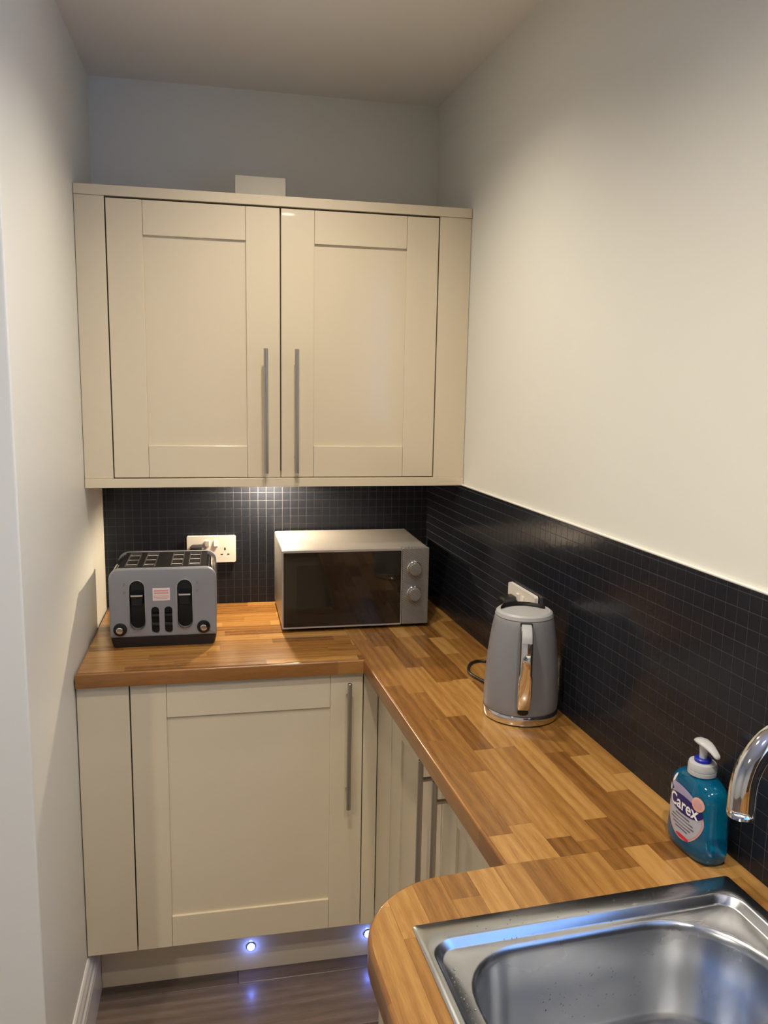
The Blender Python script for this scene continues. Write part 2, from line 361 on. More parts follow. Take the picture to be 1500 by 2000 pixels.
s_ = obj('sealant_bead', box(nb(), 0.30, RL, -0.0062, -0.0002, ZB, ZB+0.0035, 0.001), 'sealant', sr_)

# ------------------------------------------------------------------ worktop
def RL2(x, y):   # right frame -> world 2D
    v = MR @ Vector((x, y, 0)); return (v.x, v.y)
XI, YS, XE, YE, RC = -0.340, -1.4385, -0.570, -2.55, 0.135
YL = -0.5755; GAP = 0.0035
# inner corner: meeting of the line y=YL (world) with x'=XI
def xi_at(y):
    # world x of the line x'=XI at world y
    a = RL2(XI, -0.3); b_ = RL2(XI, -1.2); t = (y-a[1])/(b_[1]-a[1]); return a[0]+t*(b_[0]-a[0])
def wall_at(y):
    a = RL2(0, -0.3); b_ = RL2(0, -1.2); t = (y-a[1])/(b_[1]-a[1]); return a[0]+t*(b_[0]-a[0])
arc = [RL2(XE+RC-RC*math.sin(a), YS-RC+RC*math.cos(a)) for a in [PI/2*i/14 for i in range(15)]]
outline = [(GAP, YL), (xi_at(YL), YL), RL2(XI, YS)]+arc+[RL2(XE, YE), RL2(-0.0008, YE), (wall_at(-0.008)-0.001, -0.0078), (GAP, -0.0078)]
def inset(poly, d):
    n = len(poly); out = []
    for i in range(n):
        p0, p1, p2 = Vector(poly[i-1]), Vector(poly[i]), Vector(poly[(i+1) % n])
        e1 = (p1-p0).normalized(); e2 = (p2-p1).normalized()
        n1 = Vector((-e1.y, e1.x)); n2 = Vector((-e2.y, e2.x))
        mv = (n1+n2); mv = mv/max(0.2, mv.dot(n1)); out.append(tuple(p1+mv*d))
    return out
area = sum(a[0]*b_[1]-b_[0]*a[1] for a, b_ in zip(outline, outline[1:]+outline[:1]))
SGN = 1 if area > 0 else -1
SX0, SX1, SY0, SY1 = -0.508, -0.044, -2.10, -1.5355       # sink outline in the right frame
hole = [RL2(*p) for p in rr(SX0+0.006, SX1-0.006, SY0+0.006, SY1-0.006, 0.004, 3)]
worktop = thing('worktop', 'oak block worktop running round the corner with rounded end by the sink', 'worktop', (0, 0, 0))
wbm = nb(); RE = 0.005
prof = [(0.0, ZT-WT), (0, ZT-RE)]+[(RE*(1-math.cos(a)), ZT-RE-0.0008+RE*math.sin(a)) for a in [PI/2*i/4 for i in range(1, 5)]]
loops = [[(p[0], p[1], z) for p in inset(outline, SGN*d)] for d, z in prof]
loft(wbm, loops, False, False)
for zz, lp in ((ZT-0.0008, inset(outline, SGN*RE)), (ZT-WT, outline)):
    es = []
    for q in (lp, hole):
        v = [wbm.verts.new((p[0], p[1], zz)) for p in q]; es += [wbm.edges.new((v[i], v[(i+1) % len(v)])) for i in range(len(v))]
    bmesh.ops.triangle_fill(wbm, edges=es, use_beauty=True)
a = [wbm.verts.new((p[0], p[1], ZT-WT)) for p in hole]; b_ = [wbm.verts.new((p[0], p[1], ZT-0.0008)) for p in hole]
for i in range(len(a)): wbm.faces.new((a[i], a[(i+1) % len(a)], b_[(i+1) % len(a)], b_[i]))
bmesh.ops.remove_doubles(wbm, verts=wbm.verts, dist=1e-6)
eo = obj('edge_core', wbm, 'oak_edge', worktop, smooth=True)
eo.data.materials.append(M['oak_edge_y'])
for p in eo.data.polygons:
    if p.center.y < YL-0.002 and abs(p.normal.y) < 0.72: p.material_index = 1
def clip(poly, conv):
    """Sutherland-Hodgman against a convex counter clockwise polygon"""
    out = poly
    for i in range(len(conv)):
        ax, ay = conv[i]; bx, by = conv[(i+1) % len(conv)]
        inp, out = out, []
        if not inp: return []
        def side(p): return (bx-ax)*(p[1]-ay)-(by-ay)*(p[0]-ax)
        for k in range(len(inp)):
            p, q = inp[k-1], inp[k]; sp, sq = side(p), side(q)
            if (sp >= 0) != (sq >= 0):
                t = sp/(sp-sq); out.append((p[0]+t*(q[0]-p[0]), p[1]+t*(q[1]-p[1])))
            if sq >= 0: out.append(q)
    return out
def stave(poly, origin, ang):
    """poly in world 2D, oriented so that local X follows the grain"""
    c, s = math.cos(ang), math.sin(ang); bm = nb()
    lp = [((p[0]-origin[0])*c+(p[1]-origin[1])*s, -(p[0]-origin[0])*s+(p[1]-origin[1])*c) for p in poly]
    ar = sum(a[0]*b_[1]-b_[0]*a[1] for a, b_ in zip(lp, lp[1:]+lp[:1]))
    if abs(ar) < 4e-5: return
    g = 0.00016
    loft(bm, [[(x, y, -0.0012) for x, y in lp], [(x, y, 0) for x, y in lp]], True, True)
    o = obj('stave', bm, 'oak', worktop); o.location = (origin[0], origin[1], ZT); o.rotation_euler = (0, 0, ang)
SW = 0.0415; G = 0.0003
def lay(u0, u1, v0, v1, to_world, ang, conv, holes=None, seed=0):
    """rows of staves: u along the grain, v across"""
    rnd = random.Random(seed); v = v0
    while v < v1:
        u = u0-rnd.uniform(0, 0.3)
        while u < u1:
            ln = rnd.uniform(0.12, 0.35)
            rects = [(u, u+ln-G, v, v+SW-G)]
            if holes:
                h = holes; nw = []
                for (a0, a1, c0, c1) in rects:
                    if a1 <= h[0] or a0 >= h[1] or c1 <= h[2] or c0 >= h[3]: nw.append((a0, a1, c0, c1)); continue
                    if a0 < h[0]: nw.append((a0, h[0], c0, c1))
                    if a1 > h[1]: nw.append((h[1], a1, c0, c1))
                    if c0 < h[2]: nw.append((max(a0, h[0]), min(a1, h[1]), c0, h[2]))
                    if c1 > h[3]: nw.append((max(a0, h[0]), min(a1, h[1]), h[3], c1))
                rects = nw
            for (a0, a1, c0, c1) in rects:
                quad = [to_world(a0, c0), to_world(a1, c0), to_world(a1, c1), to_world(a0, c1)]
                q = clip(quad, conv)
                if len(q) > 2: stave(q, to_world(a0, c0), ang)
            u += ln
        v += SW
xs = RE
convL = [(GAP+RE, YL+RE), (xi_at(YL)+0.004, YL+RE), (xi_at(-0.01)+0.004, -0.0085), (GAP+RE, -0.0085)]
lay(0, 0.75, YL+RE-0.012, 0, lambda u, v: (u, v), 0.0, convL, seed=11)
convR = [RL2(XI+RE, YS), RL2(-0.0015, YS), RL2(-0.0015, -0.012), RL2(XI+RE, -0.012)]
ANG = PHI-PI/2
lay(0.0, 1.45, 0.0, 0.36, lambda u, v: RL2(XI+RE+v, -u), ANG, convR, seed=5)
arcI = [RL2(XE+RC-(RC-RE)*math.sin(a), YS-RC+(RC-RE)*math.cos(a)) for a in [PI/2*i/14 for i in range(15)]]
convS = [RL2(-0.0015, YS-0.0004)]+[RL2(XI, YS-0.0004)]+arcI+[RL2(XE+RE, YE+0.005), RL2(-0.0015, YE+0.005)]
# the far edge of the sink part keeps its rounded nose only left of the narrow run
convS[1] = RL2(XI, YS-RE+0.0001) if False else RL2(XI, YS-0.0004)
lay(1.43, 2.56, 0.0, 0.58, lambda u, v: RL2(XE+RE+v, -u), ANG, convS, holes=(-SY1+0.006, -SY0-0.006, SX0+0.006-XE-RE, SX1-0.006-XE-RE), seed=23)

# ------------------------------------------------------------------ cabinets
def door(parent, x0, x1, z0, z1, yf, st, rt, rb, handle, th=0.020, rec=0.006):
    """shaker door facing -y: panel + stiles + rails + bar handle"""
    d = obj('door', box(nb(), x0+0.01, x1-0.01, yf+rec, yf+th, z0+0.01, z1-0.01), 'cream', parent)
    e = 0.0012
    for a in ((x0, x0+st-0.0003), (x1-st+0.0003, x1)): obj('stile', box(nb(), a[0], a[1], yf, yf+th-0.001, z0, z1, e), 'cream', d)
    for a in ((z0, z0+rb), (z1-rt, z1)): obj('rail', box(nb(), x0+st+0.0003, x1-st-0.0003, yf+0.0002, yf+th-0.001, a[0], a[1], e), 'cream', d)
    if handle:
        hx, h0, h1 = handle
        hb = nb(); lathe(hb, [(0.0045, h0), (0.0058, h0+0.0012), (0.0058, h1-0.0012), (0.0045, h1)], 16, (hx, yf-0.031))
        for z in (h0+0.042, h1-0.042): tube(hb, [(hx, yf+0.002, z), (hx, yf-0.029, z)], 0.0045, 12)
        obj('handle', hb, 'steel_bar', d, smooth=True)['label'] = 'brushed steel bar handle'
    return d
# wall cabinet
YC = -0.3101
wc = thing('wall_cabinet', 'cream two-door wall cabinet with steel bar handles above the toaster and microwave', 'cabinet', (0, 0, ZB))
zb, zt = 0.0, ZTOP-ZB; f0 = 0.0725; f1 = 0.9205; mid = 0.4995; XR = wall_at(YC)-0.001
obj('bottom_panel', box(nb(), 0.012, W-0.004, YC+0.024, -0.009, zb+0.0245, zb+0.0405), 'cream', wc)
cb = nb(); box(cb, 0.012, 0.03, YC+0.022, -0.009, zb+0.041, zt-0.026); box(cb, W-0.03, W-0.012, YC+0.022, -0.009, zb+0.041, zt-0.026)
box(cb, 0.03, W-0.03, -0.02, -0.009, zb+0.041, zt-0.026); box(cb, f0-0.01, f1+0.01, YC+0.0205, YC+0.03, zb+0.041, zt-0.026)
obj('carcass', cb, 'carcass', wc)
obj('top_panel', box(nb(), 0.012, W-0.004, YC+0.03, -0.002, zt-0.024, zt-0.006), 'cream', wc)
obj('filler_panel', box(nb(), 0.0012, f0-0.0012, YC, YC+0.02, zb+0.0240, zt-0.0250, 0.0008), 'cream', wc)
obj('filler_panel', box(nb(), f1+0.0012, XR, YC, YC+0.02, zb+0.0240, zt-0.0250, 0.0008), 'cream', wc)
obj('cornice', box(nb(), 0.0012, XR, YC-0.003, YC+0.045, zt-0.0247, zt, 0.0012), 'cream', wc)
obj('light_rail', box(nb(), 0.0012, XR, YC-0.003, YC+0.018, zb, zb+0.0236, 0.0012), 'cream', wc)
for a, b_, hx in ((f0+0.0018, mid-0.0018, 0.4595), (mid+0.0018, f1-0.0018, 0.5395)):
    door(wc, a, b_, zb+0.0262, zt-0.0290, YC, 0.086, 0.083, 0.083, (hx, 1.3495-ZB, 1.6735-ZB))
# base cabinet under the left run
YB = -0.5583
bc = thing('base_cabinet', 'cream base cabinet with wide shaker door under the toaster', 'cabinet', (0, 0, 0))
obj('carcass', box(nb(), 0.012, 0.70, YB+0.023, -0.02, 0.165, ZT-WT-0.002), 'carcass', bc)
obj('filler_panel', box(nb(), 0.0022, 0.1205, YB, YB+0.02, 0.170, 0.8695, 0.001), 'cream', bc)
door(bc, 0.1235, 0.6865, 0.170, 0.8685, YB, 0.083, 0.086, 0.083, (0.648, 0.5185, 0.8545))
obj('corner_filler', box(nb(), 0.6895, 0.7265, YB+0.004, YB+0.02, 0.165, 0.8695, 0.001), 'cream', bc)
obj('plinth', box(nb(), 0.0175, 0.762, -0.4608, -0.445, 0.0005, 0.164), 'cream', bc)
# base cabinet under the right run (front faces the aisle): local x runs towards the camera, local -y faces the aisle
rc = thing('base_cabinet', 'cream two-door base cabinet below the kettle, partly hidden by the worktop', 'cabinet', (0, 0, 0), -PI/2, frame=MR)
YF = -0.295
obj('carcass', box(nb(), 0.47, 1.438, YF+0.023, -0.02, 0.165, ZT-WT-0.002), 'carcass', rc)
obj('corner_post', box(nb(), 0.5395, 0.6680, YF, YF+0.02, 0.165, 0.8695, 0.001), 'cream', rc)
door(rc, 0.6710, 1.0385, 0.170, 0.8685, YF, 0.083, 0.086, 0.083, (0.9965, 0.5185, 0.8545))
door(rc, 1.0420, 1.4360, 0.170, 0.8685, YF, 0.083, 0.086, 0.083, (1.0850, 0.5185, 0.8545))
obj('plinth', box(nb(), 0.478, 1.438, YF+0.075, YF+0.09, 0.0005, 0.164), 'cream', rc)
# sink base cabinet at the wide end
sc_ = thing('base_cabinet', 'cream end cabinet beneath the sink, only a sliver of its side in view', 'cabinet', (0, 0, 0), -PI/2, frame=MR)
obj('side_panel', box(nb(), 1.452, 1.470, -0.526, -0.01, 0.0005, ZT-WT-0.001), 'cream', sc_)
obj('front_panel', box(nb(), 1.4705, 1.56, -0.526, -0.506, 0.0005, ZT-WT-0.001), 'cream', sc_)
door(sc_, 1.563, 2.0, 0.170, 0.8685, -0.526, 0.083, 0.086, 0.083, None)
door(sc_, 2.003, 2.44, 0.170, 0.8685, -0.526, 0.083, 0.086, 0.083, None)
obj('plinth', box(nb(), 1.56, 2.44, -0.47, -0.455, 0.0005, 0.164), 'cream', sc_)
obj('side_panel', box(nb(), 2.442, 2.46, -0.526, -0.01, 0.0005, ZT-WT-0.001), 'cream', sc_)
# small box lying on the wall cabinet
bx = nb(); box(bx, 0.388, 0.519, -0.235, -0.135, ZTOP-0.0058, 2.1165, 0.0015)
tag(obj('box', bx, 'box'), 'small plain off-white box lying on top of the wall cabinet', 'box')

# ------------------------------------------------------------------ lamps
def spot(name, loc, power, size, blend, color, radius, mw=None):
    l = bpy.data.lights.new(name, 'SPOT'); l.energy = power; l.spot_size = math.radians(size); l.spot_blend = blend; l.color = color; l.shadow_soft_size = radius
    o = bpy.data.objects.new(name, l); COL.objects.link(o); o.location = loc; return o
def downlight(x, y, power, size, label):
    t = thing('ceiling_downlight', label, 'light', (x, y, HC), group='ceiling downlights')
    rb = nb(); loft(rb, [circle(0.044, -0.0005), circle(0.044, -0.004), circle(0.036, -0.006), circle(0.031, -0.0035), circle(0.031, -0.0005)], False, False); obj('trim_ring', rb, 'chrome', t, smooth=True)
    lb = nb(); lathe(lb, [(0.030, -0.0008), (0.030, -0.003), (0.024, -0.0042)], 32); obj('lens', lb, 'lamp', t)
    s = spot('downlight_beam', (x, y, HC-0.02), power, size, 1.0, WARM, 0.03)
    return t
downlight(0.52, -0.76, 18, 138, 'recessed ceiling downlight above the worktop corner')
downlight(0.36, -1.50, 23, 145, 'recessed ceiling downlight over the middle of the aisle')
downlight(0.68, -2.25, 29, 150, 'recessed ceiling downlight above the sink')
downlight(-0.6, -2.5, 42, 150, 'recessed ceiling downlight left of the camera')
pk = thing('cabinet_light', 'round puck light under the wall cabinet', 'light', (0.478, -0.070, ZB+0.0245))
pb = nb(); lathe(pb, [(0.034, 0), (0.034, -0.010), (0.031, -0.012), (0.026, -0.012), (0.026, -0.009)], 32, cap1=False); obj('housing', pb, 'chrome', pk, smooth=True)
pb = nb(); lathe(pb, [(0.0255, -0.004), (0.0255, -0.0095)], 32); obj('lens', pb, 'lamp_small', pk)
spot('cabinet_light_beam', (0.478, -0.070, ZB+0.0105), 11.0, 165, 0.35, (1.0, 0.80, 0.55), 0.012)
for i, (x, z) in enumerate(((0.405, 0.070), (0.729, 0.066))):
    t = thing('plinth_light', ['small blue white LED spot set in the kickboard below the wide door', 'small blue LED spot in the kickboard beside the oak worktop edge'][i], 'light', (x, -0.4612, z), group='kickboard LED spots')
    def ry(bm):
        for v in bm.verts: v.co = Vector((v.co.x, -v.co.z, v.co.y))
        return bm
    pb = nb(); lathe(pb, [(0.0120, 0), (0.0120, 0.002), (0.0112, 0.003), (0.0106, 0.003)], 24, cap1=False); obj('bezel', ry(pb), 'chrome', t, smooth=True)
    pb = nb(); lathe(pb, [(0.0105, 0.0005), (0.0105, 0.0035), (0.006, 0.0052)], 24); obj('lens', ry(pb), 'led', t)
    l = bpy.data.lights.new('plinth_led', 'POINT'); l.energy = 0.05; l.color = (0.16, 0.26, 1.0); l.shadow_soft_size = 0.006
    lo = bpy.data.objects.new('plinth_led', l); COL.objects.link(lo); lo.location = (x, -0.4612-0.014, z)

# ------------------------------------------------------------------ sockets and plugs
def double_socket(label, mw, plugged):
    """face towards local -y, plate centred on the origin"""
    t = thing('wall_socket', label, 'socket', frame=mw, group='double wall sockets')
    w2, h2 = 0.0725, 0.041
    holes = []
    for cx in (-0.040, 0.040):
        holes += [rr(cx-0.0022, cx+0.0022, -0.0085+0.004, 0.0005+0.004, 0.0004, 1), rr(cx-0.0135, cx-0.0065, -0.0230+0.004, -0.0185+0.004, 0.0004, 1), rr(cx+0.0065, cx+0.0135, -0.0230+0.004, -0.0185+0.004, 0.0004, 1)]
    pb = nb(); plate(pb, rr(-w2, w2, -h2, h2, 0.005, 4), holes, -0.0085, -0.003)
    o = obj('plate', pb, 'socket', t)
    pb = nb(); loft(pb, [[(x, -0.003, z) for x, z in rr(-w2, w2, -h2, h2, 0.005, 4)], [(x, 0, z) for x, z in rr(-w2-0.0006, w2+0.0006, -h2-0.0006, h2+0.0006, 0.005, 4)]]); obj('back_box', pb, 'socket', t)
    pb = nb(); box(pb, -w2+0.01, w2-0.01, -0.0034, -0.0031, -h2+0.01, h2-0.01); obj('contact_shutter', pb, 'black', t)
    for cx in (-0.013, 0.013):
        pb = nb(); box(pb, cx-0.0065, cx+0.0065, -0.0115, -0.0085, 0.009, 0.027, 0.001)
        for v in pb.verts:
            if v.co.y < -0.01: v.co.y += (v.co.z-0.018)*0.14*(-1 if cx < 0 else 1)
        obj('rocker_switch', pb, 'socket', t)
    return t
mwb = Matrix.Translation((0.311, -0.0078, 1.083))
double_socket('white double wall socket on the dark tiles between toaster and microwave', mwb, 0)
mwk = MR @ Matrix.Translation((-0.0078, -0.757, 1.085)) @ Matrix.Rotation(-PI/2, 4, 'Z')
double_socket('white double wall socket on the right wall behind the kettle', mwk, 0)
def plug(label, mw, zc, cord, clabel):
    t = thing('power_lead', label, 'power lead', frame=mw, group='black mains leads')
    pb = nb(); P0 = rr(-0.024, 0.024, -0.026, 0.024, [0.012, 0.012, 0.006, 0.006], 4)
    loft(pb, [[(x, -0.0088, z+zc) for x, z in P0], [(x*0.98, -0.020, z*0.98+zc) for x, z in P0], [(x*0.86, -0.036, z*0.84+zc) for x, z in P0], [(x*0.7, -0.040, z*0.66+zc) for x, z in P0]])
    obj('plug', pb, 'black', t, smooth=True)
    pb = nb(); tube(pb, [(0, -0.022, zc-0.024), (0, -0.022, zc-0.040)], [0.006, 0.0042], 10); obj('strain_relief', pb, 'black', t, smooth=True)
    inv = t.matrix_world
    im = inv.inverted(); pb = nb(); tube(pb, smooth_path([Vector((0, -0.022, zc-0.040))]+[im @ Vector(p) for p in cord]), 0.0035, 10)
    obj('cord', pb, 'black', t, smooth='all')
def wR(x, y, z): v = MR @ Vector((x, y, z)); return (v.x, v.y, v.z)
plug('black toaster lead plugged into the left half of the back wall socket', Matrix.Translation((0.271, -0.0078, 1.083)), -0.008,
     [(0.271, -0.034, 0.99), (0.268, -0.05, 0.935), (0.25, -0.075, 0.915), (0.21, -0.10, 0.9142), (0.19, -0.150, 0.920)], 'black toaster power cord dropping behind the toaster')
plug('black kettle lead plugged into the right wall socket and looped on the worktop', MR @ Matrix.Translation((-0.0078, -0.717, 1.085)) @ Matrix.Rotation(-PI/2, 4, 'Z'), -0.008,
     [wR(-0.030, -0.715, 0.99), wR(-0.030, -0.69, 0.935), wR(-0.045, -0.645, 0.9150), wR(-0.072, -0.637, 0.9142), wR(-0.100, -0.662, 0.9142), wR(-0.117, -0.712, 0.9142), wR(-0.106, -0.765, 0.9142), wR(-0.092, -0.815, 0.9142), wR(-0.085, -0.858, 0.916)], 'black kettle power cord looped on the worktop behind the kettle')

# ------------------------------------------------------------------ toaster
def stadium(cx, z0, z1, r, n=8):
    out = []
    for i in range(n+1): a = PI*i/n; out.append((cx+r*math.cos(a), z1-r+r*math.sin(a)))
    for i in range(n+1): a = PI+PI*i/n; out.append((cx+r*math.cos(a), z0+r+r*math.sin(a)))
    return out
tx = 0.1935; T = thing('toaster', 'grey four-slice toaster with black base and chrome sides', 'toaster', (tx, -0.400, ZT))
hw = 0.1325; zl, zh = 0.027, 0.2055; DT = 0.225
slots = [(-0.0640, 0.047, 0.175, 0.0180), (0.0535, 0.047, 0.175, 0.0180), (-0.0205, 0.033, 0.106, 0.0098), (0.0120, 0.033, 0.106, 0.0098)]
fpo = rr(-hw, hw, zl, zh, [0.026, 0.026, 0.003, 0.003], 6)
pb = nb(); plate(pb, fpo, [stadium(*s[:1], s[1], s[2], s[3]) for s in slots], 0.0, 0.016)
es = [e for e in pb.edges if all(abs(v.co.y) < 1e-6 for v in e.verts) and not e.is_boundary and len(e.link_faces) == 2 and abs(e.link_faces[0].normal.dot(e.link_faces[1].normal)) < 0.5
      and all(min(abs(v.co.x-hw), abs(v.co.x+hw), abs(v.co.z-zl), abs(v.co.z-zh)) < 0.02 for v in e.verts) and all(not any(abs(v.co.x-s[0]) <= s[3]+1e-4 and s[1]-1e-4 <= v.co.z <= s[2]+1e-4 for s in slots) for v in e.verts)]
bmesh.ops.bevel(pb, geom=es, offset=0.004, segments=3, affect='EDGES', profile=0.5)
obj('front_panel', pb, 'grey_toaster', T, smooth=True)
obj('slot_backing', box(nb(), -0.09, 0.085, 0.0145, 0.0158, 0.03, 0.18), 'black_gloss', T)
for s in slots[:2]:
    pb = nb(); ring = lambda d, y: [(x, y, z) for x, z in stadium(s[0], s[1]-d, s[2]+d, s[3]+d)]
    loft(pb, [ring(0.0, 0.010), ring(0.0, -0.0008), ring(0.0008, -0.0020), ring(0.0022, -0.0020), ring(0.003, -0.0004), ring(0.003, 0.002)], False, False)
    obj('slot_rim', pb, 'chrome', T, smooth=True)
    lv = obj('lever', box(nb(), s[0]-0.0150, s[0]+0.0150, -0.012, 0.012, 0.136, 0.1415, 0.0015), 'chrome', T)
    obj('lever_grip', box(nb(), s[0]-0.0145, s[0]+0.0145, -0.004, 0.010, 0.110, 0.1358, 0.003), 'black_gloss', lv)
for s in slots[2:]:
    for k in range(2):
        pb = nb(); tube(pb, [(s[0]-0.009, 0.011, 0.057+0.024*k), (s[0]+0.009, 0.011, 0.057+0.024*k)], 0.0048, 10); obj('button', pb, 'black', T)
for x in (-0.1075, 0.0995):
    pb = nb(); lathe(pb, [(0.0170, 0.001), (0.0170, -0.002), (0.0155, -0.0045), (0.0120, -0.0048)], 28)
    for v in pb.verts: v.co = Vector((v.co.x+x, v.co.z, v.co.y+0.049))
    k = obj('dial', pb, 'black_gloss', T, smooth=True)
    pb = nb(); lathe(pb, [(0.0085, -0.004), (0.0085, -0.013), (0.0072, -0.0145)], 24)
    for v in pb.verts: v.co = Vector((v.co.x+x, v.co.z, v.co.y+0.049))
    obj('dial_cap', pb, 'chrome', k, smooth=True)
obj('sticker', box(nb(), -0.0258, 0.0168, -0.0004, 0.0001, 0.122, 0.155), 'sticker', T)
for z, a, b_, h in ((0.146, -0.0225, 0.0135, 0.0035), (0.140, -0.0225, 0.0135, 0.0035), (0.1335, -0.0235, 0.0145, 0.0016), (0.1300, -0.0235, 0.0145, 0.0016), (0.1262, -0.0195, 0.0105, 0.0014)):
    obj('sticker_print', box(nb(), a, b_, -0.0006, -0.00035, z, z+h), 'sticker_print', T)
for sx in (-1, 1):
    cx = -0.094 if sx < 0 else 0.0855
    for k, z in enumerate((0.166, 0.145)):
        pb = nb(); n = 16; a0 = 0.4 if k else 0.0
        loft(pb, [[(cx+(r_*math.cos(a)), y_, z+r_*math.sin(a)) for r_, y_ in ((0.0030, -0.0003), (0.0022, -0.0003), (0.0022, 0.0002), (0.0030, 0.0002))] for a in [a0+2*PI*0.82*i/n for i in range(n+1)]]); obj('icon', pb, 'icon', T)
# shell over sides and top, ribbed chrome corners
def arch(d, zl_, zh_, r, n=8):
    p = [(-hw+d, zl_)]+[(-hw+d+r-r*math.cos(PI/2*i/n), zh_-r+r*math.sin(PI/2*i/n)) for i in range(n+1)]
    return p+[(-x, z) for x, z in p[::-1]]
pb = nb(); A = arch(0.0035, zl+0.001, zh-0.004, 0.024); loft(pb, [[(x, 0.0162, z) for x, z in A], [(x, DT-0.0162, z) for x, z in A]]); obj('chrome_shell', pb, 'chrome', T, smooth=True)
pb = nb(); loft(pb, [[(x, DT-0.016, z) for x, z in fpo], [(x, DT-0.003, z) for x, z in fpo], [(x*0.98, DT, (z-0.11)*0.98+0.11) for x, z in fpo]]); obj('back_panel', pb, 'grey_toaster', T, smooth=True)
for sx in (-1, 1):
    for k in range(5):
        a = PI/2*(0.30+0.16*k); c = (hw-0.0035-0.024, zh-0.004-0.024)
        x, z = sx*(c[0]+0.0243*math.cos(a)), c[1]+0.0243*math.sin(a)
        pb = nb(); tube(pb, [(x, 0.017, z), (x, DT-0.017, z)], 0.0016, 8); obj('rib', pb, 'chrome', T, smooth=True)
sl = [(-0.097, -0.066), (-0.052, -0.021), (0.017, 0.048), (0.062, 0.093)]
holes = [rr(a, b_, 0.034, DT-0.030, 0.003, 2) for a, b_ in sl]
pb = nb(); plate(pb, rr(-hw+0.024, hw-0.024, 0.0165, DT-0.0165, 0.002, 2), holes, zh-0.0038, zh-0.0005, 'z'); obj('top_plate', pb, 'black', T)
for a, b_ in sl:
    pb = nb(); L0 = rr(a, b_, 0.034, DT-0.030, 0.003, 2); L1 = rr(a+0.002, b_-0.002, 0.036, DT-0.032, 0.002, 2)
    loft(pb, [[(x, y, zh-0.0005) for x, y in L0], [(x, y, zh+0.0004) for x, y in L0], [(x, y, zh+0.0004) for x, y in L1], [(x, y, zh-0.0030) for x, y in L1]], False, False)
    s = obj('bread_slot', pb, 'steel_bar', T)
    obj('slot_floor', box(nb(), a+0.001, b_-0.001, 0.035, DT-0.031, zh-0.0037, zh-0.0033), 'black', s)
    for k in range(3):
        y = 0.06+0.055*k; pb = nb(); tube(pb, [(a+0.003, y, zh-0.0018), (b_-0.003, y, zh-0.0018)], 0.0010, 6); obj('guard_wire', pb, 'steel_bar', s)
pb = nb(); B0 = rr(-hw+0.006, hw-0.006, 0.004, DT-0.004, 0.012, 4); B1 = rr(-hw+0.001, hw-0.001, 0.0008, DT-0.0008, 0.012, 4)
loft(pb, [[(x, y, 0.0) for x, y in B0], [(x, y, 0.020) for x, y in B1], [(x, y, zl) for x, y in B1]]); obj('base', pb, 'black', T, smooth=True)

# ------------------------------------------------------------------ microwave
mx0, mx1, myf, myb = 0.5005, 0.9115, -0.3300, -0.030
MW = thing('microwave', 'silver microwave oven with dark glass door and two round dials', 'microwave', ((mx0+mx1)/2, myf, ZT))
hw2 = (mx1-mx0)/2; mz0, mz1 = 0.010, 0.2285; dm = myb-myf; xs_ = 0.8345-(mx0+mx1)/2
pb = nb(); LB = rr(-hw2, hw2, mz0, mz1, 0.005, 3); loft(pb, [[(x, 0.020, z) for x, z in LB], [(x, dm, z) for x, z in LB]]); obj('body', pb, 'silver', MW, smooth=True)
pb = nb(); plate(pb, rr(-hw2, xs_-0.0008, mz0, mz1, 0.003, 3), [rr(-hw2+0.004, xs_-0.003, mz0+0.004, mz1-0.006, 0.002, 2)], -0.001, 0.0195)
dr_ = obj('door', pb, 'silver', MW)
obj('door_glass', box(nb(), -hw2+0.0042, xs_-0.0032, 0.0, 0.017, mz0+0.0042, mz1-0.0062), 'glass_dark', dr_)
obj('view_window', box(nb(), -hw2+0.040, xs_-0.045, -0.0004, 0.0003, mz0+0.040, mz1-0.042), 'mesh_dark', dr_)
pb = nb(); box(pb, xs_+0.0008, hw2, 0.0, 0.0195, mz0, mz1, 0.002); cp = obj('control_panel', pb, 'wave', MW)
for i, z in enumerate((1.0805-ZT, 1.0085-ZT)):
    kx = 0.8690-(mx0+mx1)/2
    pb = nb(); lathe(pb, [(0.0205, 0.0), (0.0205, -0.003), (0.0195, -0.004)], 36)
    for v in pb.verts: v.co = Vector((v.co.x+kx, v.co.z, v.co.y+z))
    k = obj('dial', pb, 'chrome', MW, smooth=True)
    pb = nb(); lathe(pb, [(0.0182, -0.003), (0.0178, -0.017), (0.0165, -0.0185), (0.006, -0.0190)], 36)
    for v in pb.verts: v.co = Vector((v.co.x+kx, v.co.z, v.co.y+z))
    obj('dial_cap', pb, 'wave', k, smooth=True)
    pb = nb()
    for j in range(9):
        a = math.radians(-130+j*32.5+90); ca, sa = math.cos(a), math.sin(a)
        box(pb, kx+0.0235*ca-0.0005, kx+0.0235*ca+0.0005, -0.0003, 0.0002, z+0.0235*sa-0.0005, z+0.0235*sa+0.0005)
    obj('dial_marks', pb, 'icon', MW)
for x in (-hw2+0.03, hw2-0.03):
    for y in (0.03, dm-0.04):
        pb = nb(); lathe(pb, [(0.010, 0), (0.012, 0.0105)], 16, (x, y)); obj('foot', pb, 'black', MW)

